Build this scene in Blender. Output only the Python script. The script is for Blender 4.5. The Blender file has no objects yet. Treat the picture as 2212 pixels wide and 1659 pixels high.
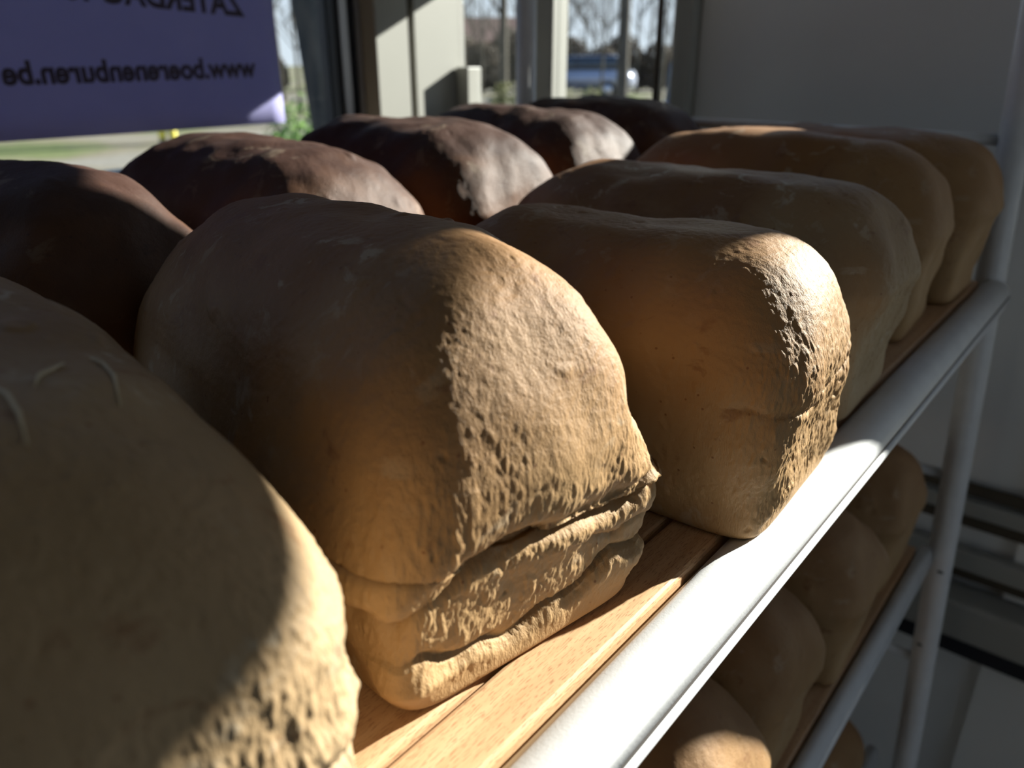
import bpy, bmesh, math, random
import numpy as np
from mathutils import Vector, Matrix

# Coordinates (metres): X runs along the rack's front rail, Y runs into the rack towards the
# shop window, Z is up; z = 0 is the top of the upper wooden shelf.  FLOOR is the shop floor.
FLOOR = -0.95
GROUND = -1.15
sc = bpy.context.scene
C = sc.collection
rad = math.radians

# ------------------------------------------------------------------ camera
YAW, PITCH, FPX = rad(39.7), rad(22.9), 1660.0
h = Vector((math.cos(YAW), math.sin(YAW), 0)); up = Vector((0, 0, 1))
fw = h * math.cos(PITCH) - up * math.sin(PITCH)
rt = h.cross(up); cu = rt.cross(fw)
cam_d = bpy.data.cameras.new('camera'); cam = bpy.data.objects.new('camera', cam_d); C.objects.link(cam)
cam.matrix_world = Matrix(((rt.x, cu.x, -fw.x, 0), (rt.y, cu.y, -fw.y, 0), (rt.z, cu.z, -fw.z, 0.20), (0, 0, 0, 1)))
cam_d.sensor_width = 36; cam_d.lens = FPX / 2212 * 36
cam_d.clip_start = 0.01; cam_d.clip_end = 500
cam_d.dof.use_dof = True; cam_d.dof.focus_distance = 0.32; cam_d.dof.aperture_fstop = 8.5
sc.camera = cam

# ------------------------------------------------------------------ sky, sun, exposure
SUN_AZ, SUN_EL = rad(21), rad(23.0)          # azimuth measured from +X towards -Y
sund = Vector((math.cos(SUN_EL) * math.cos(SUN_AZ), -math.cos(SUN_EL) * math.sin(SUN_AZ), math.sin(SUN_EL)))
world = bpy.data.worlds.new('sky'); sc.world = world; world.use_nodes = True
wn = world.node_tree; wn.nodes.clear()
wo = wn.nodes.new('ShaderNodeOutputWorld'); bg = wn.nodes.new('ShaderNodeBackground')
tc = wn.nodes.new('ShaderNodeTexCoord'); sx = wn.nodes.new('ShaderNodeSeparateXYZ'); wr = wn.nodes.new('ShaderNodeValToRGB')
wr.color_ramp.elements[0].position = 0.0; wr.color_ramp.elements[0].color = (0.82, 0.90, 1.0, 1)
wr.color_ramp.elements[1].position = 0.75; wr.color_ramp.elements[1].color = (0.28, 0.47, 0.85, 1)
bg.inputs['Strength'].default_value = 1.05
wn.links.new(tc.outputs['Generated'], sx.inputs[0]); wn.links.new(sx.outputs[2], wr.inputs[0])
wn.links.new(wr.outputs[0], bg.inputs[0]); wn.links.new(bg.outputs[0], wo.inputs[0])
sl = bpy.data.lights.new('sun', 'SUN'); sl.energy = 19.0; sl.angle = rad(0.6); sl.color = (1.0, 0.95, 0.87)
sun = bpy.data.objects.new('sun', sl); C.objects.link(sun)
sun.rotation_euler = (-sund).to_track_quat('-Z', 'Y').to_euler()
sun.location = sund * 6
sc.view_settings.view_transform = 'Standard'; sc.view_settings.look = 'None'
sc.view_settings.exposure = 0.0; sc.view_settings.gamma = 1.0; sc.view_settings.use_curve_mapping = False

sc.cycles.max_bounces = 6; sc.cycles.diffuse_bounces = 3; sc.cycles.glossy_bounces = 2; sc.cycles.transmission_bounces = 2
sc.cycles.transparent_max_bounces = 10; sc.cycles.caustics_reflective = False; sc.cycles.caustics_refractive = False; sc.cycles.adaptive_threshold = 0.025

# ------------------------------------------------------------------ helpers
def link(o, parent=None):
    C.objects.link(o)
    if parent is not None: o.parent = parent
    return o
def tag(o, label=None, cat=None, group=None, kind=None):
    if label: o['label'] = label
    if cat: o['category'] = cat
    if group: o['group'] = group
    if kind: o['kind'] = kind
    return o
def empty(name, loc=(0, 0, 0), rz=0.0):
    o = bpy.data.objects.new(name, None); C.objects.link(o); o.location = loc; o.rotation_euler = (0, 0, rz)
    o.empty_display_size = 0.05
    return o
def obj(name, bm, mat, parent=None, smooth=False):
    bmesh.ops.recalc_face_normals(bm, faces=bm.faces)
    me = bpy.data.meshes.new(name); bm.to_mesh(me); bm.free()
    if smooth: me.polygons.foreach_set('use_smooth', [True] * len(me.polygons))
    me.materials.append(mat)
    return link(bpy.data.objects.new(name, me), parent)
def copy_tree(o, parent=None):
    c = o.copy(); C.objects.link(c); c.parent = parent
    for ch in list(o.children): copy_tree(ch, c)
    return c
def box(bm, x0, x1, y0, y1, z0, z1, bev=0.0):
    vs = [bm.verts.new((x, y, z)) for x in (x0, x1) for y in (y0, y1) for z in (z0, z1)]
    fs = [bm.faces.new([vs[i] for i in q]) for q in ((0, 1, 3, 2), (4, 6, 7, 5), (0, 4, 5, 1), (2, 3, 7, 6), (0, 2, 6, 4), (1, 5, 7, 3))]
    if bev > 0:
        es = list({e for f in fs for e in f.edges})
        bmesh.ops.bevel(bm, geom=es, offset=bev, segments=2, affect='EDGES', profile=0.5)
def boxes(*bs, bev=0.0):
    bm = bmesh.new()
    for b in bs: box(bm, *b, bev=bev)
    return bm
def tube(bm, pts, radii, seg=16):
    pts = [Vector(p) for p in pts]
    if not hasattr(radii, '__len__'): radii = [radii] * len(pts)
    rings = []
    for i, p in enumerate(pts):
        t = (pts[min(i + 1, len(pts) - 1)] - pts[max(i - 1, 0)]).normalized()
        a = t.orthogonal().normalized() if abs(t.z) > 0.9 else t.cross(Vector((0, 0, 1))).normalized()
        b = t.cross(a)
        rings.append([bm.verts.new(p + (a * math.cos(2 * math.pi * k / seg) + b * math.sin(2 * math.pi * k / seg)) * radii[i]) for k in range(seg)])
    for r0, r1 in zip(rings, rings[1:]):
        for k in range(seg): bm.faces.new((r0[k], r0[(k + 1) % seg], r1[(k + 1) % seg], r1[k]))
    bm.faces.new(rings[0]); bm.faces.new(rings[-1][::-1])
def extrude_x(prof, x0, x1):
    """closed (y, z) profile swept along X"""
    bm = bmesh.new()
    a = [bm.verts.new((x0, y, z)) for y, z in prof]; b = [bm.verts.new((x1, y, z)) for y, z in prof]
    n = len(prof)
    for i in range(n): bm.faces.new((a[i], a[(i + 1) % n], b[(i + 1) % n], b[i]))
    bm.faces.new(a); bm.faces.new(b[::-1])
    return bm

# ------------------------------------------------------------------ materials
def mat(name, color, rough=0.6, spec=0.5, metal=0.0):
    m = bpy.data.materials.new(name); m.use_nodes = True
    b = m.node_tree.nodes['Principled BSDF']
    b.inputs['Base Color'].default_value = (*color, 1); b.inputs['Roughness'].default_value = rough
    b.inputs['Specular IOR Level'].default_value = spec; b.inputs['Metallic'].default_value = metal
    return m
def nd(m, t, **kw):
    n = m.node_tree.nodes.new(t)
    for k, v in kw.items(): setattr(n, k, v)
    return n
def lk(m, a, b): m.node_tree.links.new(a, b)
def ramp(m, src, stops):
    r = nd(m, 'ShaderNodeValToRGB'); el = r.color_ramp.elements
    while len(el) < len(stops): el.new(0.5)
    for e, (p, c) in zip(el, stops): e.position = p; e.color = (*c, 1) if len(c) == 3 else c
    lk(m, src, r.inputs[0]); return r.outputs[0]
def noise(m, coord, scale, detail=3, rough=0.55, dist=0.0):
    n = nd(m, 'ShaderNodeTexNoise'); n.inputs['Scale'].default_value = scale; n.inputs['Detail'].default_value = detail
    n.inputs['Roughness'].default_value = rough; n.inputs['Distortion'].default_value = dist
    lk(m, coord, n.inputs['Vector']); return n.outputs['Fac']
def mixc(m, fac, a, b, mode='MIX'):
    n = nd(m, 'ShaderNodeMix', data_type='RGBA', blend_type=mode)
    for s, v in ((n.inputs[0], fac), (n.inputs[6], a), (n.inputs[7], b)):
        if hasattr(v, 'is_linked'): lk(m, v, s)
        else: s.default_value = v if not hasattr(v, '__len__') else (*v, 1)
    return n.outputs[2]
def mth(m, op, a, b=0.0, clamp=False):
    n = nd(m, 'ShaderNodeMath', operation=op, use_clamp=clamp)
    for s, v in ((n.inputs[0], a), (n.inputs[1], b)):
        if hasattr(v, 'is_linked'): lk(m, v, s)
        else: s.default_value = v
    return n.outputs[0]
def objco(m, scale=(1, 1, 1), rot=(0, 0, 0)):
    t = nd(m, 'ShaderNodeTexCoord'); mp = nd(m, 'ShaderNodeMapping')
    mp.inputs['Scale'].default_value = scale; mp.inputs['Rotation'].default_value = rot
    lk(m, t.outputs['Object'], mp.inputs['Vector']); return mp.outputs[0]
def bump(m, height, strength, dist, prev=None):
    b = nd(m, 'ShaderNodeBump'); b.inputs['Strength'].default_value = strength; b.inputs['Distance'].default_value = dist
    lk(m, height, b.inputs['Height'])
    if prev is not None: lk(m, prev, b.inputs['Normal'])
    return b.outputs[0]
def out_bsdf(m): return m.node_tree.nodes['Principled BSDF']

def bread_mat(name, pale, top, speck, topmix=1.0, flour=0.5, rough=0.62):
    m = mat(name, pale, rough, 0.35)
    co = objco(m); b = out_bsdf(m)
    sep = nd(m, 'ShaderNodeSeparateXYZ'); lk(m, co, sep.inputs[0])
    # the dome bakes browner than the sides that sat in the tin
    n1 = noise(m, co, 22, 4)
    t = mth(m, 'MULTIPLY_ADD', sep.outputs[2], 13.0); t.node.inputs[2].default_value = -0.62
    t = mth(m, 'ADD', t, mth(m, 'MULTIPLY', mth(m, 'SUBTRACT', n1, 0.5), 1.3))
    # the end face and front of the dome stay paler
    e = mth(m, 'MULTIPLY_ADD', sep.outputs[1], 16.0); e.node.inputs[2].default_value = -0.35
    e = mth(m, 'MAXIMUM', mth(m, 'MINIMUM', e, 1.0), 0.55)
    t = mth(m, 'MULTIPLY', mth(m, 'MULTIPLY', t, e), topmix, clamp=True)
    col = mixc(m, t, pale, top)
    col = mixc(m, ramp(m, noise(m, co, 9, 3), [(0.35, (0, 0, 0)), (0.7, (1, 1, 1))]), col, mixc(m, 1.0, col, (0.86, 0.8, 0.72), 'MULTIPLY'))
    # pale floury scuffs
    fl = ramp(m, noise(m, co, 75, 4, 0.6, 0.6), [(0.57, (0, 0, 0)), (0.66, (1, 1, 1))])
    fl2 = ramp(m, noise(m, co, 14, 2), [(0.45, (0, 0, 0)), (0.6, (1, 1, 1))])
    flm = mth(m, 'MULTIPLY', mth(m, 'MULTIPLY', fl, fl2), flour)
    col = mixc(m, flm, col, (0.46, 0.38, 0.28))
    dk = ramp(m, noise(m, co, 48, 4, 0.65, 0.8), [(0.30, (1, 1, 1)), (0.38, (0, 0, 0))])
    col = mixc(m, mth(m, 'MULTIPLY', dk, 0.5), col, speck)
    # bran specks
    v = nd(m, 'ShaderNodeTexVoronoi'); v.inputs['Scale'].default_value = 260; lk(m, co, v.inputs['Vector'])
    sp = ramp(m, v.outputs['Distance'], [(0.10, (1, 1, 1)), (0.2, (0, 0, 0))])
    rnd = nd(m, 'ShaderNodeSeparateColor'); lk(m, v.outputs['Color'], rnd.inputs[0])
    sel = ramp(m, rnd.outputs[0], [(0.86, (0, 0, 0)), (0.89, (1, 1, 1))])
    col = mixc(m, mth(m, 'MULTIPLY', mth(m, 'MULTIPLY', sp, sel), 0.75), col, speck)
    lk(m, col, b.inputs['Base Color'])
    f = noise(m, co, 900, 2, 0.6)
    nb = bump(m, f, 0.3, 0.0003)
    f2 = noise(m, co, 260, 2, 0.6)
    nb = bump(m, f2, 0.45, 0.0006, nb)
    fs = objco(m, (1500, 1500, 420)); fib = noise(m, fs, 1.0, 2, 0.65, 0.4)
    em = mth(m, 'MULTIPLY_ADD', sep.outputs[1], -22.0); em.node.inputs[2].default_value = 1.15
    em = mth(m, 'MAXIMUM', mth(m, 'MINIMUM', em, 1.0), 0.0)
    lk(m, bump(m, mth(m, 'MULTIPLY', fib, em), 0.6, 0.0006, nb), b.inputs['Normal'])
    return m
M = {}
M['bread'] = bread_mat('wholemeal crust', (0.39, 0.245, 0.115), (0.21, 0.096, 0.034), (0.15, 0.055, 0.02))
M['bread_floury'] = bread_mat('floury crust', (0.42, 0.30, 0.17), (0.21, 0.10, 0.038), (0.15, 0.055, 0.02), flour=1.0)
M['bread_pale'] = bread_mat('pale wholemeal crust', (0.40, 0.285, 0.165), (0.25, 0.15, 0.07), (0.18, 0.07, 0.02), topmix=0.8, flour=0.8)
M['bread_golden'] = bread_mat('golden crust', (0.385, 0.235, 0.105), (0.245, 0.115, 0.038), (0.17, 0.065, 0.02), flour=0.35)
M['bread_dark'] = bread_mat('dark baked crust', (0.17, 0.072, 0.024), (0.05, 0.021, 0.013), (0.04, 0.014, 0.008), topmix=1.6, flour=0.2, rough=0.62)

def enamel(name, col, rough=0.38):
    m = mat(name, col, rough, 0.5); co = objco(m); b = out_bsdf(m)
    n = noise(m, co, 700, 2)
    lk(m, bump(m, n, 0.18, 0.0004), b.inputs['Normal'])
    w = ramp(m, noise(m, co, 60, 5), [(0.3, (0.9, 0.9, 0.9)), (0.7, (1, 1, 1))])
    lk(m, mixc(m, 1.0, w, col, 'MULTIPLY'), b.inputs['Base Color'])
    return m
M['enamel'] = enamel('white enamelled steel', (0.70, 0.70, 0.71))
M['seam'] = mat('dark seam', (0.06, 0.05, 0.045), 0.8)
M['chip'] = mat('bare steel chip', (0.03, 0.03, 0.03), 0.6)

def wood_mat():
    m = mat('beech slat', (0.45, 0.24, 0.11), 0.5, 0.4); b = out_bsdf(m)
    co = objco(m, (1, 1, 1)); st = objco(m, (3, 55, 55)); fl = objco(m, (230, 2200, 2200))
    g = ramp(m, noise(m, st, 3.0, 4, 0.6, 0.4), [(0.3, (0.50, 0.29, 0.15)), (0.55, (0.60, 0.38, 0.21)), (0.75, (0.66, 0.44, 0.26))])
    k = ramp(m, noise(m, fl, 1.0, 1, 0.5), [(0.36, (1, 1, 1)), (0.42, (0, 0, 0))])
    col = mixc(m, mth(m, 'MULTIPLY', k, 0.55), g, (0.22, 0.09, 0.04))
    lk(m, col, b.inputs['Base Color']); lk(m, bump(m, k, -0.2, 0.0004), b.inputs['Normal'])
    return m
M['wood'] = wood_mat()

def plaster(name, col, rough=0.7):
    m = mat(name, col, rough, 0.3); co = objco(m); b = out_bsdf(m)
    w = ramp(m, noise(m, co, 3.5, 4), [(0.3, (0.92, 0.92, 0.92)), (0.7, (1, 1, 1))])
    lk(m, mixc(m, 1.0, w, col, 'MULTIPLY'), b.inputs['Base Color'])
    lk(m, bump(m, noise(m, co, 220, 2), 0.08, 0.001), b.inputs['Normal'])
    return m
M['wall'] = plaster('white painted wall', (0.80, 0.79, 0.76))
M['panel'] = plaster('white coated panel', (0.76, 0.76, 0.75), 0.35)
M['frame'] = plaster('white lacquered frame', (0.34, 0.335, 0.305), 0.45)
M['ceiling'] = plaster('ceiling paint', (0.7, 0.69, 0.66))
M['floor'] = plaster('floor vinyl', (0.33, 0.32, 0.31), 0.4)
M['alu'] = mat('brushed aluminium', (0.55, 0.55, 0.58), 0.35, 0.5, 0.85)
M['rubber'] = mat('black rubber gasket', (0.012, 0.012, 0.016), 0.7)
M['jamb'] = plaster('beige jamb', (0.42, 0.34, 0.26), 0.6)
M['groove'] = mat('dark joint', (0.07, 0.055, 0.035), 0.8)
M['dark_rod'] = mat('dark bronze rod', (0.07, 0.055, 0.045), 0.5)
def glass_mat():
    m = bpy.data.materials.new('window glass'); m.use_nodes = True; nt = m.node_tree; nt.nodes.clear()
    o = nt.nodes.new('ShaderNodeOutputMaterial'); mx = nt.nodes.new('ShaderNodeMixShader'); tr = nt.nodes.new('ShaderNodeBsdfTransparent')
    gl = nt.nodes.new('ShaderNodeBsdfGlossy'); fr = nt.nodes.new('ShaderNodeFresnel')
    fr.inputs['IOR'].default_value = 1.25; gl.inputs['Roughness'].default_value = 0.02
    tr.inputs['Color'].default_value = (0.93, 0.955, 0.95, 1)
    nt.links.new(fr.outputs[0], mx.inputs[0]); nt.links.new(tr.outputs[0], mx.inputs[1]); nt.links.new(gl.outputs[0], mx.inputs[2])
    nt.links.new(mx.outputs[0], o.inputs[0]); return m
M['glass'] = glass_mat()
def poster_mat():
    m = bpy.data.materials.new('violet poster paper'); m.use_nodes = True; nt = m.node_tree; nt.nodes.clear()
    o = nt.nodes.new('ShaderNodeOutputMaterial'); ad = nt.nodes.new('ShaderNodeAddShader')
    d = nt.nodes.new('ShaderNodeBsdfDiffuse'); t = nt.nodes.new('ShaderNodeBsdfTranslucent')
    co = objco(m); n = noise(m, co, 14, 4)
    c = ramp(m, n, [(0.3, (0.27, 0.265, 0.43)), (0.7, (0.31, 0.30, 0.47))])
    lk(m, c, d.inputs['Color']); t.inputs['Color'].default_value = (0.17, 0.17, 0.285, 1)
    nt.links.new(d.outputs[0], ad.inputs[0]); nt.links.new(t.outputs[0], ad.inputs[1]); nt.links.new(ad.outputs[0], o.inputs[0])
    return m
M['poster'] = poster_mat()
M['ink'] = mat('dark print', (0.05, 0.035, 0.055), 0.7)

# ------------------------------------------------------------------ the room
XW = 1.10       # inner face of the end wall (far end of the rack)
YW = 1.05       # inner face of the shop-window wall
T = 0.12
def struct(name, bm, m, parent=None):
    o = obj(name, bm, m, parent)
    if parent is None: tag(o, kind='structure')
    return o
XR, YR, ZC = -2.6, -2.4, 1.55
struct('floor', boxes((XR - T, XW + T, YR - T, YW + T, FLOOR - 0.08, FLOOR)), M['floor'])
struct('ceiling', boxes((XR - T, XW + T, YR - T, YW + T, ZC, ZC + 0.1)), M['ceiling'])
struct('wall_rear', boxes((XR - T, XR, YR - T, YW + T, FLOOR, ZC)), M['wall'])
W5 = (-0.9, 0.85, -0.88, 0.75)
struct('wall_right', boxes((XR, W5[0], YR - T, YR, FLOOR, ZC), (W5[1], XW, YR - T, YR, FLOOR, ZC), (W5[0], W5[1], YR - T, YR, FLOOR, W5[2]), (W5[0], W5[1], YR - T, YR, W5[3], ZC)), M['wall'])
# window wall: low parapet, lintel, rear part and the column in the corner
W1 = (-1.2, 0.916, 0.02, 1.15)
struct('wall_left', boxes((XR, XW + 0.03, YW, YW + T, FLOOR, W1[2]), (XR, XW + 0.03, YW, YW + T, W1[3], ZC),
                          (XR, W1[0], YW, YW + T, W1[2], W1[3])), M['wall'])
col = struct('trim_1', boxes((0.918, 0.989, YW, YW + T, W1[2], W1[3]), (1.007, XW + 0.03, YW + 0.002, YW + T, W1[2], W1[3])), M['frame'])
obj('joint', boxes((0.989, 1.007, YW + 0.012, YW + T, W1[2], W1[3])), M['groove'], col)
obj('jamb_board', boxes((0.916, 0.918, YW + 0.001, YW + T, W1[2], W1[3])), M['jamb'], col)
w = tag(empty('window_1', (0, YW + 0.05, W1[2])), kind='structure')
def wpart(name, bm, m, par):
    o = obj(name, bm, m); o.parent = par; o.matrix_parent_inverse = Matrix.Translation(-Vector(par.location)); return o
YG = YW + 0.055
wpart('window_frame', boxes((W1[0], W1[1], YG - 0.02, YG + 0.02, W1[2], W1[2] + 0.04), (W1[0], W1[1], YG - 0.02, YG + 0.02, W1[3] - 0.05, W1[3]),
                            (W1[0], W1[0] + 0.05, YG - 0.02, YG + 0.02, W1[2] + 0.04, W1[3] - 0.05)), M['frame'], w)
wpart('gasket', boxes((0.862, 0.9155, YG - 0.018, YG + 0.02, W1[2] + 0.04, W1[3] - 0.05)), M['rubber'], w)
wpart('glazing_bead', boxes((0.872, 0.887, YG - 0.022, YG - 0.0175, W1[2] + 0.04, W1[3] - 0.05)), M['alu'], w)
wpart('glazing_bead', boxes((0.904, 0.913, YG - 0.022, YG - 0.0175, W1[2] + 0.04, W1[3] - 0.05)), M['alu'], w)
wpart('pane', boxes((W1[0] + 0.05, 0.862, YG - 0.003, YG + 0.003, W1[2] + 0.04, W1[3] - 0.05)), M['glass'], w)
# end wall: window beside the column, panelled bay with a transom light above it, post, wide glazing
zt = 0.613       # underside of the lintel over the end glazing
zt2 = 0.37      # transom over window_2
Y2 = (0.60, YW, 0.10, zt2)          # window_2
PAN = (0.03, 0.562, 0.285)         # panel y0, y1, top
POST = (-0.165, 0.03)
Y4 = (-0.62, POST[0], -0.30, zt)    # window_4
struct('wall_front', boxes((XW, XW + T, YR, YW, zt, ZC), (XW, XW + T, YR, Y4[0], FLOOR, zt), (XW, XW + T, Y4[0], Y4[1], FLOOR, Y4[2]),
                           (XW, XW + T, POST[0], POST[1], FLOOR, zt), (XW, XW + T, Y2[0], Y2[1], FLOOR, Y2[2]), (XW, XW + T, Y2[0], Y2[1], zt2, zt)), M['wall'])
struct('trim_2', boxes((XW - 0.012, XW + T, 0.572, 0.60, FLOOR, zt), bev=0.002), M['frame'])
pn = struct('trim_3', boxes((XW + 0.01, XW + 0.05, PAN[0], 0.568, FLOOR, PAN[2])), M['panel'])
w = tag(empty('window_2', (XW + 0.05, 0.8, Y2[2])), kind='structure')
wpart('window_frame', boxes((XW + 0.004, XW + 0.05, Y2[0], Y2[1], Y2[2], Y2[2] + 0.02), (XW + 0.004, XW + 0.05, Y2[0], Y2[1], zt2 - 0.012, zt2)), M['frame'], w)
wpart('shadow_block', boxes((XW + 0.003, XW + 0.04, 1.02, YW, Y2[2] + 0.02, 0.187), bev=0.002), M['frame'], w)  # added block, no part of the window: casts the diagonal shadow on trim_1
wpart('mullion', boxes((XW + 0.004, XW + 0.05, 0.832, 0.892, Y2[2] + 0.02, zt2 - 0.012), bev=0.004), M['frame'], w)
wpart('pane', boxes((XW + 0.02, XW + 0.026, Y2[0], 0.832, Y2[2] + 0.02, zt2 - 0.012)), M['glass'], w)
wpart('pane', boxes((XW + 0.02, XW + 0.026, 0.892, Y2[1], Y2[2] + 0.02, zt2 - 0.012)), M['glass'], w)
w = tag(empty('window_3', (XW + 0.05, 0.35, PAN[2])), kind='structure')
wpart('window_frame', boxes((XW + 0.01, XW + 0.07, PAN[0], 0.572, PAN[2], PAN[2] + 0.02), (XW + 0.01, XW + 0.07, PAN[0], 0.572, zt - 0.015, zt)), M['frame'], w)
wpart('pane', boxes((XW + 0.035, XW + 0.041, PAN[0], 0.572, PAN[2] + 0.02, zt - 0.015)), M['glass'], w)
w = tag(empty('window_4', (XW + 0.05, -0.8, Y4[2])), kind='structure')
wpart('window_frame', boxes((XW + 0.02, XW + 0.08, Y4[0], Y4[1], Y4[2], Y4[2] + 0.03), (XW + 0.02, XW + 0.08, Y4[0], Y4[1], zt - 0.015, zt), (XW + 0.02, XW + 0.08, Y4[0], Y4[0] + 0.04, Y4[2], zt)), M['frame'], w)
wpart('pane', boxes((XW + 0.045, XW + 0.051, Y4[0] + 0.04, Y4[1], Y4[2] + 0.03, zt - 0.015)), M['glass'], w)
w = tag(empty('window_5', (-0.2, YR - 0.05, W5[2])), kind='structure')
wpart('window_frame', boxes((W5[0], W5[1], YR - 0.08, YR - 0.03, W5[2], W5[2] + 0.05), (W5[0], W5[1], YR - 0.08, YR - 0.03, W5[3] - 0.05, W5[3]), (W5[0], W5[0] + 0.05, YR - 0.08, YR - 0.03, W5[2] + 0.05, W5[3] - 0.05), (W5[1] - 0.05, W5[1], YR - 0.08, YR - 0.03, W5[2] + 0.05, W5[3] - 0.05)), M['frame'], w)
wpart('pane', boxes((W5[0] + 0.05, W5[1] - 0.05, YR - 0.058, YR - 0.052, W5[2] + 0.05, W5[3] - 0.05)), M['glass'], w)
# sill with its tracks across the lower part of the end wall
ys = (-0.6, 0.56)
sl_ = struct('trim_4', boxes((XW - 0.055, XW, *ys, -0.545, -0.485), bev=0.006), M['frame'])
obj('ledge', boxes((XW - 0.02, XW, *ys, -0.455, -0.425), bev=0.003), M['frame'], sl_)
obj('ledge', boxes((XW - 0.014, XW, *ys, -0.375, -0.352), bev=0.003), M['frame'], sl_)
obj('track', boxes((XW - 0.03, XW, *ys, -0.585, -0.548)), M['rubber'], sl_)
obj('track', boxes((XW - 0.004, XW, *ys, -0.348, -0.330)), M['groove'], sl_)
obj('track', boxes((XW - 0.004, XW, *ys, -0.395, -0.380)), M['groove'], sl_)
obj('track', boxes((XW - 0.006, XW, *ys, -0.475, -0.458)), M['groove'], sl_)

# thin dark stay rod in front of window_2
bm = bmesh.new(); tube(bm, [(1.06, 0.607, 0.0), (1.06, 0.607, 0.7)], 0.0045, 10)
tag(obj('window_rod', bm, M['dark_rod'], smooth=True), 'thin dark upright rod in front of the end window', 'rod')

# ------------------------------------------------------------------ numpy noise
_r = np.random.RandomState(7); _perm = _r.permutation(256); _perm = np.concatenate([_perm, _perm, _perm])
_g = _r.normal(size=(256, 3)); _g /= np.linalg.norm(_g, axis=1)[:, None]
def perlin(P):
    I = np.floor(P).astype(np.int64); F = P - I; I &= 255
    U = F * F * F * (F * (F * 6 - 15) + 10)
    out = 0.0
    for dx in (0, 1):
        for dy in (0, 1):
            for dz in (0, 1):
                hsh = _perm[_perm[_perm[(I[:, 0] + dx) & 255] + ((I[:, 1] + dy) & 255)] + ((I[:, 2] + dz) & 255)]
                g = _g[hsh]
                d = (F[:, 0] - dx) * g[:, 0] + (F[:, 1] - dy) * g[:, 1] + (F[:, 2] - dz) * g[:, 2]
                wgt = (U[:, 0] if dx else 1 - U[:, 0]) * (U[:, 1] if dy else 1 - U[:, 1]) * (U[:, 2] if dz else 1 - U[:, 2])
                out = out + d * wgt
    return out * 1.6
def fbm(P, o=3, g=0.5):
    s = 0; a = 1
    for i in range(o): s = s + a * perlin(P * (2 ** i) + 17.3 * i); a *= g
    return s
def sstep(a, b, x):
    t = np.clip((x - a) / (b - a), 0, 1); return t * t * (3 - 2 * t)

# ------------------------------------------------------------------ loaves
def superring(a, b, n, M_):
    """M_ points evenly spaced round a superellipse with half-sizes a (x) and b (y), starting at the front (-y)"""
    th = np.linspace(-math.pi / 2, 1.5 * math.pi, 1441)
    x = a * np.sign(np.cos(th)) * np.abs(np.cos(th)) ** (2 / n); y = b * np.sign(np.sin(th)) * np.abs(np.sin(th)) ** (2 / n)
    ym = 0.5 * (y[1:] + y[:-1])
    s = np.concatenate([[0], np.cumsum(np.hypot(np.diff(x), np.diff(y)) * (1 + 2.2 * sstep(-0.2 * b, -0.75 * b, ym)))])
    t = np.linspace(0, s[-1], M_, endpoint=False)
    return np.interp(t, s, x), np.interp(t, s, y)

def seg_dist(px, pz, poly):
    d = np.full(px.shape, 9.0); sgn = np.zeros(px.shape)
    for (x0, z0), (x1, z1) in zip(poly, poly[1:]):
        vx, vz = x1 - x0, z1 - z0; t = np.clip(((px - x0) * vx + (pz - z0) * vz) / (vx * vx + vz * vz), 0, 1)
        ex, ez = px - x0 - t * vx, pz - z0 - t * vz; q = np.hypot(ex, ez)
        m_ = q < d; sgn = np.where(m_, np.sign(-ex * vz + ez * vx), sgn); d = np.minimum(d, q)
    return d, sgn

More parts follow.
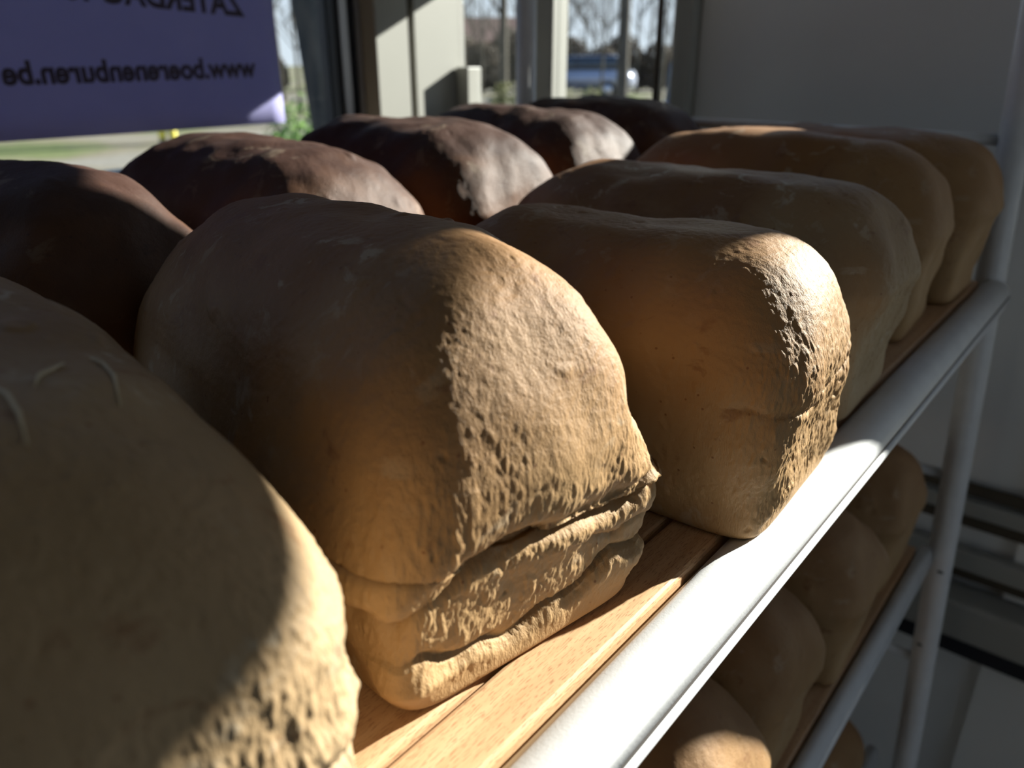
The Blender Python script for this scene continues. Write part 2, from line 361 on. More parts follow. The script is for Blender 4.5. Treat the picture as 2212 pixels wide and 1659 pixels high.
def make_loaf(name, front, ang, material, wid=0.112, L=0.26, H=0.142, rim=0.062, bulge=0.010, ebulge=0.006, rough=1.0, seed=0,
              res=(240, 110), z0=0.0, endk=0.95, arch=0.008, collar=0.0, creases=(), lumps=(), pits=(), tilt=0.0, dome_n=1.0, lean=0.0, slope=0.0, sidecut=None, lumpy=1.0):
    """front = (x, y) of the middle of the end face's foot; ang = turn about Z of the loaf's long axis (degrees, 0 = along +Y)"""
    Mr, K = res; a0 = wid / 2; b0 = L / 2
    prof = []                                   # (side offset d, end offset e, z, n)
    for t in np.linspace(0, 1, max(4, K // 12), endpoint=False): prof.append((a0 * (1 - t) + 0.006 * t, a0 * (1 - t) + 0.006 * t, 0.0, 2.6 + 7.4 * t))
    for t in np.linspace(0, math.pi / 2, max(4, K // 30), endpoint=False): prof.append((0.006 * (1 - math.sin(t)), 0.006 * (1 - math.sin(t)), 0.006 * (1 - math.cos(t)), 10))
    nw = int(K * 0.28)
    for t in np.linspace(0, 1, nw, endpoint=False):
        z = 0.006 + (rim - 0.006) * t; d = -0.007 * t - collar * math.exp(-((z - rim * 0.85) / 0.009) ** 2)
        prof.append((d, d * 0.8, z, 10 - 4 * t ** 2))
    nd_ = K - len(prof)
    for t in np.linspace(0, 1, nd_):
        # mushrooming shoulder just above the rim, then the dome
        ph = t * math.pi / 2
        k = sstep(0, 0.16, np.array(t)).item()
        R = a0 + 0.007 + bulge * k; Re = a0 * endk + 0.006 + ebulge * k
        d = a0 - R * math.cos(ph) ** (0.72 * dome_n); e = a0 * endk - Re * math.cos(ph) ** 0.78
        z = rim + (H - rim) * (math.sin(ph) ** 0.90)
        prof.append((d, e, z, 6 - 3.6 * t ** 0.6))
    V = np.zeros((len(prof), Mr, 3))
    for i, (d, e, z, n) in enumerate(prof):
        x, y = superring(max(a0 - d, 1e-5), max(b0 - e, 1e-5), n, Mr)
        V[i, :, 0] = x; V[i, :, 1] = y + b0; V[i, :, 2] = z
    R_ = len(prof); P = V.reshape(-1, 3)
    # arch along the length, slight lean of the dome
    t = P[:, 2] / H; yy = (P[:, 1] - b0) / b0
    P[:, 2] += arch * (1 - yy ** 2) * sstep(0.35, 1.0, t)
    P[:, 2] -= slope * yy * sstep(0.35, 1.0, t)
    P[:, 0] += lean * sstep(0.4, 1.0, t)
    so = np.array([seed * 3.7, seed * 5.1, seed * 2.3])
    def normals(V):
        du = np.roll(V, -1, 1) - np.roll(V, 1, 1); dv = np.gradient(V, axis=0)
        n = np.cross(du, dv); l = np.linalg.norm(n, axis=2, keepdims=True); l[l < 1e-12] = 1
        return (n / l).reshape(-1, 3)
    N = normals(P.reshape(R_, Mr, 3))
    up_ = sstep(0.0, 0.02, P[:, 2])
    lowf = fbm(P * np.array([14, 9, 14]) + so, 2) * 0.0045 + perlin(P * 38 + so) * 0.0016 * lumpy + (perlin(P * 75 + so) * 0.0012 * (lumpy - 1) if lumpy > 1 else 0)
    P = P + N * (lowf * up_)[:, None]
    # features on the end face that looks out over the rail
    N = normals(P.reshape(R_, Mr, 3))
    fm = sstep(0.25, 0.75, -N[:, 1]) * sstep(b0, 0.4 * b0, P[:, 1])
    wide = sstep(-0.15, 0.5, -N[:, 1]) * sstep(b0, 0.3 * b0, P[:, 1])
    disp = np.zeros(len(P))
    px, pz = P[:, 0], P[:, 2]
    for poly, depth, width, step in creases:      # valley, with the side above it proud by step
        d, s = seg_dist(px + perlin(P * 70 + so) * 0.003, pz + perlin(P * 60 + so + 9) * 0.0035, poly)
        disp += wide * (-depth * np.exp(-(d / width) ** 2) + step * np.exp(-(d / (width * 3.5)) ** 2) * s)
    if sidecut:                                   # groove along one long side at the height of the tin's rim
        sgn_, zc, dep, wdt, yend = sidecut
        disp -= dep * np.exp(-((pz + perlin(P * 30 + so) * 0.004 - zc) / wdt) ** 2) * sstep(0.2, 0.8, sgn_ * N[:, 0]) * sstep(yend, yend * 0.6, P[:, 1])
    for (lx, ly, lz), amp, r in lumps:
        q = np.sqrt(((P - np.array([lx, ly, lz])) ** 2).sum(1)); disp += amp * np.exp(-(q / r) ** 2)
    # torn, stringy crumb on the end face; it fades over the shoulder
    rg = np.clip(wide * 1.1, 0, 1) * rough * (0.22 + 0.78 * sstep(rim + 0.045, rim + 0.005, P[:, 2] + perlin(P * 35 + so + 11) * 0.02))
    st = fbm(P * np.array([420, 260, 130]) + so, 2, 0.6); st2 = perlin(P * np.array([150, 120, 70]) + so + 4)
    disp += rg * (0.0006 * np.abs(st) - 0.0002 + 0.0005 * st2)
    pit = perlin(P * 230 + so + 30); disp -= rg * 0.0016 * sstep(0.5, 0.85, pit) * sstep(-0.1, 0.4, perlin(P * 40 + so + 50))
    # small scars and blisters scattered on the smooth crust
    sm = perlin(P * 90 + so + 60); sp = perlin(P * 26 + so + 80)
    disp += (1 - rg) * up_ * (0.0010 * sstep(0.45, 0.75, sm) * sstep(0.0, 0.4, sp) - 0.0009 * sstep(0.5, 0.8, -sm) * sstep(0.1, 0.4, sp))
    disp += perlin(P * 330 + so) * 0.00018 * up_
    P = P + N * (disp * up_)[:, None]
    P[:, 2] = np.maximum(P[:, 2], 0.0)
    # faces
    i = np.arange(R_ - 1)[:, None]; j = np.arange(Mr)[None, :]; j1 = (j + 1) % Mr
    F = np.stack([i * Mr + j, i * Mr + j1, (i + 1) * Mr + j1, (i + 1) * Mr + j], -1).reshape(-1, 4)
    me = bpy.data.meshes.new(name)
    me.vertices.add(len(P)); me.vertices.foreach_set('co', P.astype(np.float32).ravel())
    me.loops.add(F.size); me.loops.foreach_set('vertex_index', F.astype(np.int32).ravel())
    me.polygons.add(len(F)); me.polygons.foreach_set('loop_start', (np.arange(len(F)) * 4).astype(np.int32))
    me.update(calc_edges=True); me.validate()
    me.polygons.foreach_set('use_smooth', np.ones(len(me.polygons), bool))
    me.materials.append(material)
    o = link(bpy.data.objects.new(name, me))
    o.location = (front[0], front[1], z0); o.rotation_euler = (rad(tilt), 0, rad(ang))
    return o

FR = 'loaves in the front row of the upper shelf'; BK = 'dark loaves in the back row of the upper shelf'; LO = 'loaves on the lower shelves'
HI = (720, 330)
A = make_loaf('bread_loaf', (0.0265, 0.120), -6.5, M['bread_pale'], wid=0.114, L=0.25, H=0.138, rim=0.060, seed=1, res=HI, rough=1.9, ebulge=0.002, bulge=0.006, arch=0.002,
              creases=[([(-0.06, 0.035), (0.0, 0.043), (0.05, 0.050), (0.07, 0.052)], 0.003, 0.004, 0.0015), ([(-0.06, 0.012), (0.02, 0.016), (0.07, 0.022)], 0.003, 0.004, 0.001)])
tag(A, 'pale wholemeal tin loaf with loose strands on its crust and a torn sunlit end', 'bread', FR)
B = make_loaf('bread_loaf', (0.176, 0.134), -10, M['bread'], wid=0.118, L=0.25, H=0.142, rim=0.057, seed=2, res=HI, rough=1.2, bulge=-0.004, arch=0.0, ebulge=0.004, slope=0.006, collar=0.003, sidecut=(1, 0.084, 0.004, 0.008, 0.16),
              creases=[([(-0.07, 0.040), (-0.050, 0.050), (-0.035, 0.058), (0.0, 0.059), (0.030, 0.055), (0.042, 0.054)], 0.0055, 0.005, 0.0028),
                       ([(-0.050, 0.022), (-0.010, 0.012), (0.014, 0.016), (0.034, 0.028), (0.06, 0.026)], 0.0035, 0.003, -0.0015),
                       ([(0.02, 0.042), (0.035, 0.040), (0.05, 0.042)], 0.0015, 0.0025, 0.0008)],
              lumps=[((-0.058, 0.001, 0.008), 0.014, 0.013), ((0.060, 0.006, 0.052), 0.0045, 0.020), ((0.060, 0.006, 0.022), 0.0045, 0.022), ((-0.028, 0.0, 0.0), -0.003, 0.016)])
tag(B, 'large wholemeal tin loaf with a deep fold across its end, between two other loaves', 'bread', FR)
Cc = make_loaf('bread_loaf', (0.340, 0.101), 2.5, M['bread_golden'], wid=0.112, L=0.195, H=0.127, rim=0.066, seed=3, res=HI, rough=1.4, bulge=0.002, ebulge=0.002, arch=0.0,
               creases=[([(-0.06, 0.066), (0.0, 0.062), (0.06, 0.066)], 0.0015, 0.0025, 0.0005), ([(-0.045, 0.0), (-0.03, 0.02), (-0.01, 0.03)], 0.002, 0.003, 0.001)])
tag(Cc, 'golden tin loaf with a square lower corner hanging over the white rail', 'bread', FR)
D = make_loaf('bread_loaf', (0.486, 0.112), 2, M['bread_floury'], wid=0.112, L=0.25, H=0.131, seed=4, rough=1.2, res=(420, 200), bulge=0.004, arch=0.004)
tag(D, 'shaded tin loaf with a pitted end, beside the golden loaf that hangs over the rail', 'bread', FR)
E_ = make_loaf('bread_loaf', (0.657, 0.126), 3, M['bread_golden'], wid=0.112, L=0.25, H=0.137, seed=5, rough=0.6, bulge=0.006)
tag(E_, 'shaded tin loaf second from the rack post, pressed against the last loaf', 'bread', FR)
F_ = make_loaf('bread_loaf', (0.790, 0.118), 0, M['bread_golden'], wid=0.112, L=0.25, H=0.134, seed=6, rough=0.6, bulge=0.006)
tag(F_, 'shaded golden loaf at the end of the front row, touching the rack post', 'bread', FR)
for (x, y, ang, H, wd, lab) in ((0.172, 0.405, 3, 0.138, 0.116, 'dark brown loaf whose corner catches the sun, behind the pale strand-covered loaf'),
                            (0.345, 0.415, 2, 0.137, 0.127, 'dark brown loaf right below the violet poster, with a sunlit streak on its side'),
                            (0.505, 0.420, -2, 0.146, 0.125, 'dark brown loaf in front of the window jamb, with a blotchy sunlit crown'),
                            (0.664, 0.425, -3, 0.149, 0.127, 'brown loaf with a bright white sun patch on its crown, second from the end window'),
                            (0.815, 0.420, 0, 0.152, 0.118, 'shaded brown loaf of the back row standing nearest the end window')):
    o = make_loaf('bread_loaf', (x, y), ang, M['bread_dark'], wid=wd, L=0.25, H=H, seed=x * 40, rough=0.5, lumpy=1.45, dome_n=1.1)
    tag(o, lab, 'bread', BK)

SH2, SH3 = -0.31, -0.62
for (x, y, ang, z, lab) in ((0.350, 0.110, 4, SH2, 'loaf on the lower shelf with a small sunlit patch on its smooth crust'),
                            (0.482, 0.120, 2, SH2, 'smooth brown loaf on the lower shelf next to the one with the sunlit patch'),
                            (0.628, 0.115, 3, SH2, 'loaf on the lower shelf with a floury end over the lower rail'),
                            (0.785, 0.120, 0, SH2, 'last loaf on the lower shelf, beside the rack post'),
                            (0.720, 0.110, 2, SH3, 'brown loaf on the bottom shelf under the lower rail')):
    o = make_loaf('bread_loaf', (x, y), ang, M['bread'], wid=0.114, L=0.26, H=0.138, seed=x * 50 + z, rough=0.6, z0=z, bulge=0.007)
    tag(o, lab, 'bread', LO)

# ------------------------------------------------------------------ the rack
rack = tag(empty('bread_rack', (0.88, 0.10, FLOOR)), 'white enamelled steel bread rack with beech slat shelves', 'rack')
def rpart(name, bm, m, smooth=False, par=None):
    o = obj(name, bm, m, None, smooth); o.parent = par or rack
    if par is None: o.matrix_parent_inverse = Matrix.Translation(-Vector(rack.location))
    return o
X0, X1 = -0.42, 0.876
def rail_profile(y, z, k=1.0):
    pts = [(0.027, -0.016), (0.0275, -0.004), (0.026, 0.0005), (0.022, 0.0035), (0.016, 0.0045), (0.010, 0.0035), (0.006, 0.001), (0.003, -0.003), (0.0015, -0.008)]
    z -= 0.003
    return [(y + a * k, z + b) for a, b in pts] + [(y + 0.0035, z - 0.0085), (y + 0.0035, z - 0.0095), (y, z - 0.010), (y - 0.001, z - 0.012), (y - 0.0005, z - 0.014), (y + 0.004, z - 0.016)]
tilt_y = lambda z: 0.1 + 0.06 * z
for z in (0.0, SH2, SH3):
    y = {0.0: 0.087, SH2: 0.096, SH3: 0.100}[z]
    r = rpart('front_rail', extrude_x(rail_profile(y, z, 1.0 if z == 0 else 0.6), X0, X1 - 0.012), M['enamel'], True)
    o_ = obj('seam', boxes((X0 + 0.001, X1 - 0.013, y + 0.0012, y + 0.006, z - 0.0128, z - 0.0112)), M['seam']); o_.parent = r
    br = rpart('back_rail', extrude_x([(0.69, z - 0.016), (0.69, z - 0.002), (0.715, z - 0.002), (0.715, z - 0.016)], X0, X1 - 0.012), M['enamel'])
    ys_ = y + (0.0285 if z == 0 else 0.0175); k = 0; me0 = None
    while ys_ < 0.66:
        wd = 0.024 if k == 0 else 0.045
        o = rpart('slat', boxes((X0 + 0.005, X1 - 0.02, ys_, ys_ + wd, z - 0.014, z), bev=0.002), M['wood'])
        ys_ += wd + (0.0022 if k == 0 else 0.014); k += 1
    for xx in (-0.2, 0.25, 0.7):
        rpart('cross_bearer', boxes((xx, xx + 0.03, y + 0.026, 0.70, z - 0.024, z - 0.0145)), M['enamel'])
for x in (X0 - 0.0, X1):
    bm = bmesh.new(); tube(bm, [(x, tilt_y(z) + 0.010, z) for z in (FLOOR, -0.6, -0.3, 0, 0.35)], 0.0135, 20)
    p = rpart('post', bm, M['enamel'], True)
    bm = bmesh.new(); tube(bm, [(x, 0.703, z) for z in (FLOOR, -0.3, 0.35)], 0.0135, 20)
    rpart('post', bm, M['enamel'], True)
    for z in (0.130, -0.222, -0.47):
        bm = bmesh.new(); tube(bm, [(x, tilt_y(z) + 0.010, z), (x, 0.703, z + 0.003)], 0.0055, 12)
        rpart('side_bar', bm, M['enamel'], True)

# chips in the enamel of the front post
for z, dy in ((-0.335, -0.004), (-0.44, 0.004)):
    bm = bmesh.new(); bmesh.ops.create_icosphere(bm, subdivisions=2, radius=0.0035)
    for v in bm.verts: v.co.x *= 0.35; v.co.z *= 0.55
    o = rpart('enamel_chip', bm, M['chip'], True); o.location = (X1 - 0.0132, tilt_y(z) + 0.010 + dy, z)

# ------------------------------------------------------------------ poster on the shop window
pb = bmesh.new(); nx, nz = 40, 20; YP = YW + 0.02
def pp(x, z): return YP + 0.003 * math.sin(x * 9 + 0.5) * (0.4 + (0.8 - z)) + 0.001 * math.sin(z * 23 + x * 5)
px0, px1, pz0, pz1 = -0.15, 0.742, 0.110, 0.74
g = [[[pb.verts.new((px0 + (px1 - px0) * i / nx, pp(px0 + (px1 - px0) * i / nx, pz0 + (pz1 - pz0) * j / nz) + e, pz0 + (pz1 - pz0) * j / nz)) for i in range(nx + 1)] for j in range(nz + 1)] for e in (0, 0.0006)]
for e in (0, 1):
    for j in range(nz):
        for i in range(nx): pb.faces.new((g[e][j][i], g[e][j][i + 1], g[e][j + 1][i + 1], g[e][j + 1][i]))
edge = [(0, i) for i in range(nx + 1)] + [(j, nx) for j in range(1, nz + 1)] + [(nz, i) for i in range(nx - 1, -1, -1)] + [(j, 0) for j in range(nz - 1, 0, -1)]
for (j, i), (j2, i2) in zip(edge, edge[1:] + edge[:1]): pb.faces.new((g[0][j][i], g[0][j2][i2], g[1][j2][i2], g[1][j][i]))
poster = tag(obj('poster', pb, M['poster'], smooth=True), 'violet paper poster with dark mirrored lettering on the shop window', 'poster')
def lettering(text, x_right, width, z, skew=0.0):
    """read from outside: it runs towards -X, so it shows mirrored from indoors"""
    cu_ = bpy.data.curves.new('lettering', 'FONT'); cu_.body = text; cu_.size = 1.0; cu_.offset = 0.036; cu_.resolution_u = 4
    t = bpy.data.objects.new('lettering', cu_); C.objects.link(t); bpy.context.view_layer.update()
    me = bpy.data.meshes.new_from_object(t.evaluated_get(bpy.context.evaluated_depsgraph_get()))
    C.objects.unlink(t); bpy.data.objects.remove(t)
    xs = [v.co.x for v in me.vertices]; k = width / (max(xs) - min(xs)); x0 = min(xs)
    for v in me.vertices:
        x = x_right - (v.co.x - x0) * k; zz = z + v.co.y * k * 1.05 + skew * (x_right - x)
        v.co = (x, pp(x, zz) - 0.0008, zz)
    me.materials.append(M['ink'])
    link(bpy.data.objects.new('lettering', me), poster)
lettering('www.boerenenburen.be', 0.700, 0.340, 0.177, -0.012)
lettering('ZATERDAG 15.30 - 18.00', 0.692, 0.412, 0.257, 0.045)

# ------------------------------------------------------------------ strands and flakes on the crusts
def on_loaf(o, x, y):
    me = o.data
    dg = bpy.context.evaluated_depsgraph_get()
    ok, loc, nor, idx = o.ray_cast(Vector((x, y, 0.3)), Vector((0, 0, -1)))
    return loc if ok else None
M['strand'] = mat('dried dough strand', (0.55, 0.45, 0.30), 0.6)
bpy.context.view_layer.update()
for pts in ([(0.0274, 0.0711), (0.0241, 0.0672), (0.0206, 0.0629), (0.018, 0.056)], [(0.0353, 0.0797), (0.0369, 0.0761), (0.0357, 0.0642), (0.0316, 0.0486)], [(0.0098, 0.0623), (0.0123, 0.0533), (0.0119, 0.0427), (0.0103, 0.0321)]):
    q = [on_loaf(A, *p) for p in pts]
    q = [v + Vector((0, 0, 0.0006)) for v in q if v]
    bm = bmesh.new(); tube(bm, q, [0.0003, 0.0005, 0.0005, 0.0002][:len(q)], 6); obj('dough_strand', bm, M['strand'], A, True)

# ------------------------------------------------------------------ outdoors
def ground_mat():
    m = mat('winter ground', (0.2, 0.2, 0.15), 0.9, 0.2); co = objco(m); b = out_bsdf(m)
    n = noise(m, co, 0.35, 4); d = noise(m, co, 9, 4)
    c = ramp(m, n, [(0.40, (0.13, 0.155, 0.05)), (0.5, (0.20, 0.17, 0.11)), (0.62, (0.24, 0.22, 0.18))])
    lk(m, mixc(m, 0.5, c, ramp(m, d, [(0.3, (0.5, 0.5, 0.5)), (0.7, (1, 1, 1))]), 'MULTIPLY'), b.inputs['Base Color']); return m
M['ground'] = ground_mat()
M['asphalt'] = plaster('asphalt', (0.17, 0.17, 0.175), 0.85)
M['paving'] = plaster('paving', (0.24, 0.23, 0.22), 0.85)
def bark_mat(name, c0, c1):
    m = mat(name, c0, 0.9, 0.2); st = objco(m, (14, 14, 3)); b = out_bsdf(m)
    lk(m, ramp(m, noise(m, st, 1.5, 4), [(0.35, c0), (0.7, c1)]), b.inputs['Base Color']); return m
M['bark'] = bark_mat('grey bark', (0.055, 0.05, 0.042), (0.13, 0.115, 0.09))
M['bark_dark'] = bark_mat('dark wet bark', (0.018, 0.022, 0.026), (0.05, 0.05, 0.048))
def leaf_mat(name, c0, c1):
    m = mat(name, c0, 0.8, 0.2); b = out_bsdf(m)
    r = nd(m, 'ShaderNodeNewGeometry'); lk(m, ramp(m, r.outputs['Random Per Island'], [(0.0, c0), (1.0, c1)]), b.inputs['Base Color']); return m
M['hedge'] = leaf_mat('olive leaves', (0.06, 0.075, 0.025), (0.20, 0.20, 0.09))
M['brush'] = leaf_mat('winter brush', (0.055, 0.048, 0.04), (0.17, 0.14, 0.11))
M['leaf_green'] = leaf_mat('fresh leaves', (0.06, 0.14, 0.025), (0.16, 0.26, 0.06))
def struct_g(name, bm, m): return tag(obj(name, bm, m), kind='structure')
struct_g('ground', boxes((-60, 140, 1.3, 160, GROUND - 0.5, GROUND), (1.4, 140, -80, 1.3, GROUND - 0.5, GROUND)), M['ground'])
struct_g('pavement', boxes((-20, 14, 1.35, 6.2, GROUND, GROUND + 0.02)), M['paving'])
def pol(px, dist):
    a = YAW - math.atan((px - 1106) / 1803.0); return dist * math.cos(a), dist * math.sin(a)
rng = random.Random(11)
def branch(bm, p, d, r, ln, depth, seg):
    n = 4; pts = [p]; rr = [r]; q = p.copy(); v = d.copy()
    for i in range(n):
        v = (v + Vector((rng.uniform(-1, 1), rng.uniform(-1, 1), rng.uniform(-0.3, 0.6))) * 0.10).normalized()
        q = q + v * (ln / n); pts.append(q.copy()); rr.append(r * (1 - 0.55 * (i + 1) / n))
    tube(bm, pts, rr, seg)
    if depth > 0:
        for k in range(3 + depth):
            i = rng.randint(1, n); a = rng.uniform(0, 6.28); e = rng.uniform(0.45, 0.9)
            nd2 = Vector((math.cos(a) * e, math.sin(a) * e, 0.75)).normalized()
            branch(bm, pts[i], nd2, rr[i] * 0.55, ln * rng.uniform(0.4, 0.6), depth - 1, max(4, seg - 2))
def tree(name, hgt, r, depth, m):
    t = empty(name)
    bm = bmesh.new(); tube(bm, [(0, 0, -0.1), (0.02, 0, hgt * 0.1), (0.05, 0.02, hgt * 0.35), (0.02, 0.05, hgt * 0.6)], [r * 1.3, r, r * 0.85, r * 0.7], 12)
    obj('trunk', bm, m, t, True)
    bm = bmesh.new()
    for k in range(7):
        z = hgt * rng.uniform(0.22, 0.58); a = rng.uniform(0, 6.28)
        branch(bm, Vector((0.03, 0.03, z)), Vector((math.cos(a) * 0.6, math.sin(a) * 0.6, 0.8)).normalized(), r * 0.4, hgt * 0.3, depth, 6)
    branch(bm, Vector((0.02, 0.05, hgt * 0.59)), Vector((0, 0, 1)), r * 0.68, hgt * 0.4, depth, 7)
    obj('branches', bm, m, t, True)
    return t
protos = [tree('bare_tree', 7.5, 0.055, 2, M['bark']), tree('bare_tree', 9.5, 0.085, 2, M['bark']), tree('bare_tree', 6.0, 0.04, 2, M['bark'])]
spots = [(1002, 26, 0), (1040, 34, 2), (1086, 17, 1), (1118, 38, 0), (1208, 30, 2), (1262, 40, 0), (1300, 26, 2), (1348, 12, 1), (1378, 36, 0), (1432, 24, 0), (1462, 32, 2), (605, 30, 0), (640, 22, 2), (1022, 47, 0), (1072, 36, 2), (1228, 44, 0), (1280, 33, 2), (1318, 46, 0), (1405, 40, 2), (1450, 44, 0)]
used = set()
for px, d_, k in spots:
    o = protos[k] if k not in used else copy_tree(protos[k])
    used.add(k); x, y = pol(px, d_); o.location = (x, y, GROUND); o.rotation_euler = (0, 0, rng.uniform(0, 6.28))
    tag(o, {(1086, 17): 'tall bare tree with a grey trunk outside behind the back post of the rack', (1348, 12): 'bare tree with the thickest grey trunk outside the end window'}.get((px, d_),
        'leafless tree outside between the poster and the dark trunk' if px < 700 else ('slim leafless tree outside the end window' if k == 0 else 'spindly leafless sapling outside the end window')), 'tree',
        'bare trees outside')
# the big dark trunk close to the shop window
t = empty('tree', (*pol(716, 4.6), GROUND)); bm = bmesh.new()
tube(bm, [(0, 0, -0.1), (0.02, -0.01, 0.5), (0.0, 0.0, 1.0), (-0.03, 0.03, 1.6), (-0.05, 0.06, 3.0), (0.0, 0.1, 5.0)], [0.19, 0.155, 0.14, 0.14, 0.13, 0.11], 20)
obj('trunk', bm, M['bark_dark'], t, True)
bm = bmesh.new()
for k in range(6):
    a = k * 1.1; branch(bm, Vector((-0.02, 0.07, 2.6 + 0.4 * k)), Vector((math.cos(a) * 0.7, math.sin(a) * 0.7, 0.7)), 0.05, 2.0, 1, 6)
obj('branches', bm, M['bark_dark'], t, True)
tag(t, 'thick dark tree trunk close outside the shop window beside the poster', 'tree')
def bush(name, w_, d_, h_, n, size, m, stemm):
    """a low mound of leaf clumps on short stems"""
    t = empty(name); bm = bmesh.new()
    for i in range(n):
        a = rng.uniform(0, 6.28); rr = math.sqrt(rng.random()); z = h_ * (1 - rr ** 2.5 * 0.7) * rng.uniform(0.15, 1.0)
        c = Vector((w_ / 2 * rr * math.cos(a), d_ / 2 * rr * math.sin(a), z))
        u = Vector((rng.gauss(0, 1), rng.gauss(0, 1), rng.gauss(0, 1))).normalized(); v = u.orthogonal().normalized(); s_ = size * rng.uniform(0.6, 1.3)
        bm.faces.new([bm.verts.new(c + u * s_), bm.verts.new(c + v * s_ * 0.5), bm.verts.new(c - u * s_), bm.verts.new(c - v * s_ * 0.5)])
    o = obj('foliage', bm, m, t)
    bm = bmesh.new()
    for k in range(9):
        a = k * 0.7; tube(bm, [(0.05 * math.cos(a), 0.05 * math.sin(a), -0.05), (w_ * 0.3 * math.cos(a), d_ * 0.3 * math.sin(a), h_ * 0.75)], [0.02, 0.006], 5)
    obj('stem', bm, stemm, t, True)
    return t
p = bush('bush', 0.62, 0.55, 0.98, 2200, 0.035, M['hedge'], M['bark'])
first = True
for px, d_, s_ in ((1015, 6.2, 0.98), (1210, 6.6, 0.95), (1392, 6.4, 0.98), (1090, 9.0, 1.15), (1285, 9.3, 1.1), (1345, 7.6, 1.0)):
    o = p if first else copy_tree(p); first = False
    x, y = pol(px, d_); o.location = (x, y, GROUND); o.scale = (s_,) * 3; o.rotation_euler = (0, 0, rng.uniform(0, 6))
    tag(o, 'low olive green bush outside the end window', 'bush', 'bushes outside the end window')
p = bush('thicket', 3.6, 2.2, 3.2, 4200, 0.14, M['brush'], M['bark'])
first = True
for px, d_, s_ in ((985, 46, 0.9), (1105, 47, 0.95), (1235, 46, 0.8), (1345, 47, 0.85), (1490, 46, 0.9), (545, 40, 0.85), (735, 40, 0.85), (1040, 36, 0.65), (1170, 37, 0.6), (1300, 36, 0.6), (1420, 37, 0.65)):
    o = p if first else copy_tree(p); first = False
    x, y = pol(px, d_); o.location = (x, y, GROUND); o.scale = (s_,) * 3; o.rotation_euler = (0, 0, math.atan2(y, x) + 1.57)
    tag(o, 'grey-brown thicket on the skyline seen past the poster' if px < 800 else ('tall grey-brown winter thicket on the skyline beyond the end window' if d_ > 40 else 'lower grey-brown winter thicket in front of the skyline thickets'), 'thicket', 'thickets on the skyline')
p = bush('shrub', 0.9, 0.8, 0.75, 1500, 0.03, M['leaf_green'], M['bark'])
first = True
for px, d_, s_ in ((636, 7.2, 1.15), (655, 8.5, 1.4), (240, 8.2, 0.45)):
    o = p if first else copy_tree(p); first = False
    x, y = pol(px, d_); o.location = (x, y, GROUND); o.scale = (s_,) * 3
    tag(o, 'small fresh green shrub outside beside the shop window', 'shrub', 'green shrubs outside')
# bollards seen under the poster
M['yellow'] = mat('yellow paint', (0.55, 0.46, 0.03), 0.5); M['navy'] = mat('navy paint', (0.012, 0.02, 0.06), 0.4)
for px in (322, 347):
    t = empty('bollard', (*pol(px, 8.0), GROUND)); bm = bmesh.new(); tube(bm, [(0, 0, 0), (0, 0, 0.80), (0, 0, 0.82)], [0.032, 0.032, 0.02], 12)
    obj('post', bm, M['yellow'], t, True)
    for z in (0.25, 0.62):
        bm = bmesh.new(); tube(bm, [(0, 0, z), (0, 0, z + 0.06)], 0.0335, 12); obj('band', bm, M['navy'], t, True)
    tag(t, 'yellow bollard with dark bands on the pavement under the poster', 'bollard', 'bollards outside')
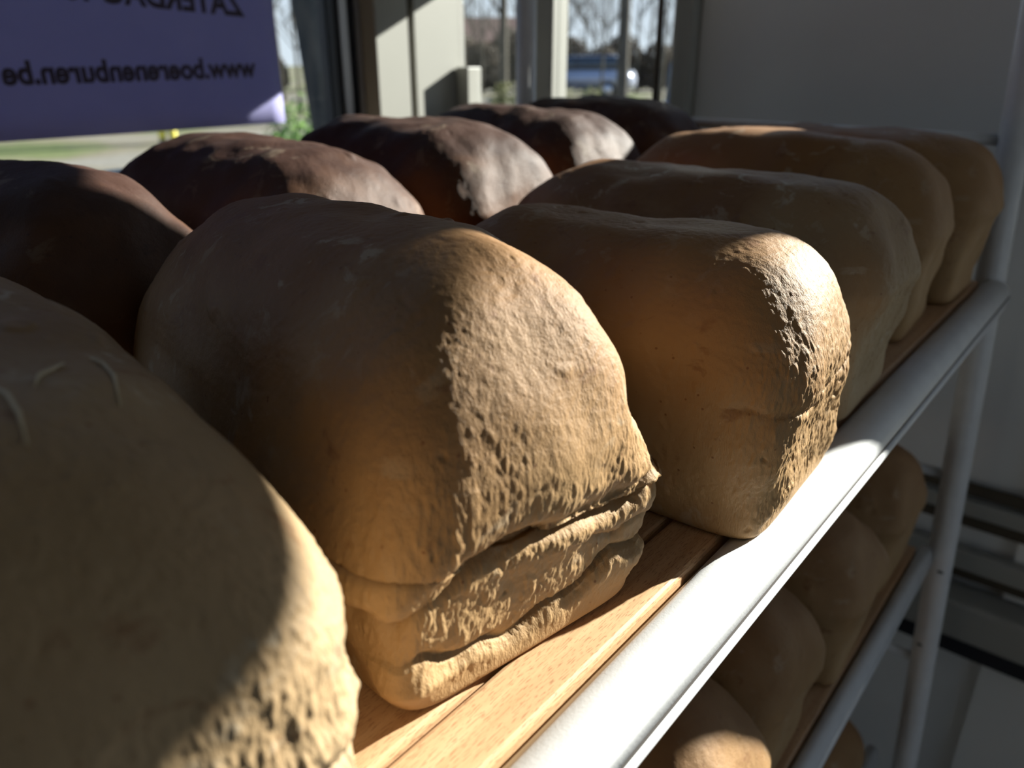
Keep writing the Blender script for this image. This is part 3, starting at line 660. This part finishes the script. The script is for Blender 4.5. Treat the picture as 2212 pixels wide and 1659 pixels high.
# parked cars
M['glass_dark'] = mat('car glass', (0.02, 0.025, 0.03), 0.08, 0.8); M['tyre'] = mat('tyre', (0.02, 0.02, 0.02), 0.8); M['chrome'] = mat('bright trim', (0.8, 0.8, 0.8), 0.15, 0.5, 1.0)
def car(name, m, loc, rz, label, tall=1.0):
    t = empty(name, loc, rz)
    def prism(nm, pr, wd, mm, par=t, bev=0.05):
        bm = bmesh.new(); a = [bm.verts.new((x, -wd / 2, z)) for x, z in pr]; b = [bm.verts.new((x, wd / 2, z)) for x, z in pr]; n = len(pr)
        for i in range(n): bm.faces.new((a[i], a[(i + 1) % n], b[(i + 1) % n], b[i]))
        bm.faces.new(a); bm.faces.new(b[::-1])
        if bev: bmesh.ops.bevel(bm, geom=list(bm.edges), offset=bev, segments=2, affect='EDGES')
        return obj(nm, bm, mm, par, True)
    k = tall
    prism('body', [(-2.05, 0.35), (2.05, 0.35), (2.08, 0.62), (1.95, 0.85), (1.0, 0.98), (-1.95, 1.0 * k), (-2.08, 0.7)], 1.72, m)
    prism('cabin', [(1.0, 0.93), (0.35, 1.42 * k), (-1.5, 1.45 * k), (-1.98, 0.95)], 1.5, M['glass_dark'])
    prism('roof', [(0.42, 1.39 * k), (0.25, 1.47 * k), (-1.4, 1.49 * k), (-1.62, 1.40 * k)], 1.46, m)
    for sx_ in (1.3, -1.3):
        for sy in (-0.8, 0.8):
            bm = bmesh.new(); tube(bm, [(sx_, sy - 0.1, 0.32), (sx_, sy + 0.1, 0.32)], 0.32, 18); wl = obj('wheel', bm, M['tyre'], t, True)
            bm = bmesh.new(); tube(bm, [(sx_, sy - 0.105, 0.32), (sx_, sy + 0.105, 0.32)], 0.19, 14); obj('rim', bm, M['alu'], wl, True)
    for sy in (-0.65, 0.65):
        prism('headlight', [(2.0, 0.62), (2.09, 0.62), (2.06, 0.76), (1.96, 0.78)], 0.3, M['chrome'], t, 0.01).location = (0, sy, 0)
    for s_ in (-0.87, 0.87):
        bm = bmesh.new(); box(bm, 0.55, 0.72, s_ - 0.08, s_ + 0.08, 0.98, 1.1, bev=0.02); obj('mirror', bm, m, t)
    return tag(t, label, 'car')
car('car', mat('silver blue paint', (0.30, 0.33, 0.42), 0.25, 0.6, 0.3), (*pol(1250, 31), GROUND), rad(112), 'silver blue parked car outside behind the bushes')
car('car', mat('deep blue paint', (0.03, 0.06, 0.22), 0.2, 0.6), (*pol(1625, 9.5), GROUND), rad(24), 'deep blue parked car with glinting roof outside the end window', 0.95)
# house behind the trees
hx, hy = pol(1075, 58)
t = empty('house', (hx, hy, GROUND), rad(135)); tag(t, 'brick house far behind the bare trees', 'house')
M['brick'] = plaster('brick', (0.30, 0.16, 0.11), 0.9); M['roof'] = plaster('roof tiles', (0.16, 0.10, 0.08), 0.9)
obj('wall', boxes((-3.5, 3.5, -3, 3, 0, 2.4)), M['brick'], t)
bm = bmesh.new(); vs = [bm.verts.new(q) for q in ((-3.7, -3.2, 2.4), (3.7, -3.2, 2.4), (3.7, 3.2, 2.4), (-3.7, 3.2, 2.4), (-3.7, 0, 4.0), (3.7, 0, 4.0))]
for q in ((0, 1, 5, 4), (2, 3, 4, 5), (0, 4, 3), (1, 2, 5), (0, 3, 2, 1)): bm.faces.new([vs[i] for i in q])
obj('roof', bm, M['roof'], t)
for x in (-2, 0, 2):
    wf = obj('window', boxes((x - 0.5, x + 0.5, 3.0, 3.06, 0.9, 2.0)), M['frame'], t); obj('glass', boxes((x - 0.43, x + 0.43, 3.055, 3.08, 0.97, 1.93)), M['glass_dark'], wf)
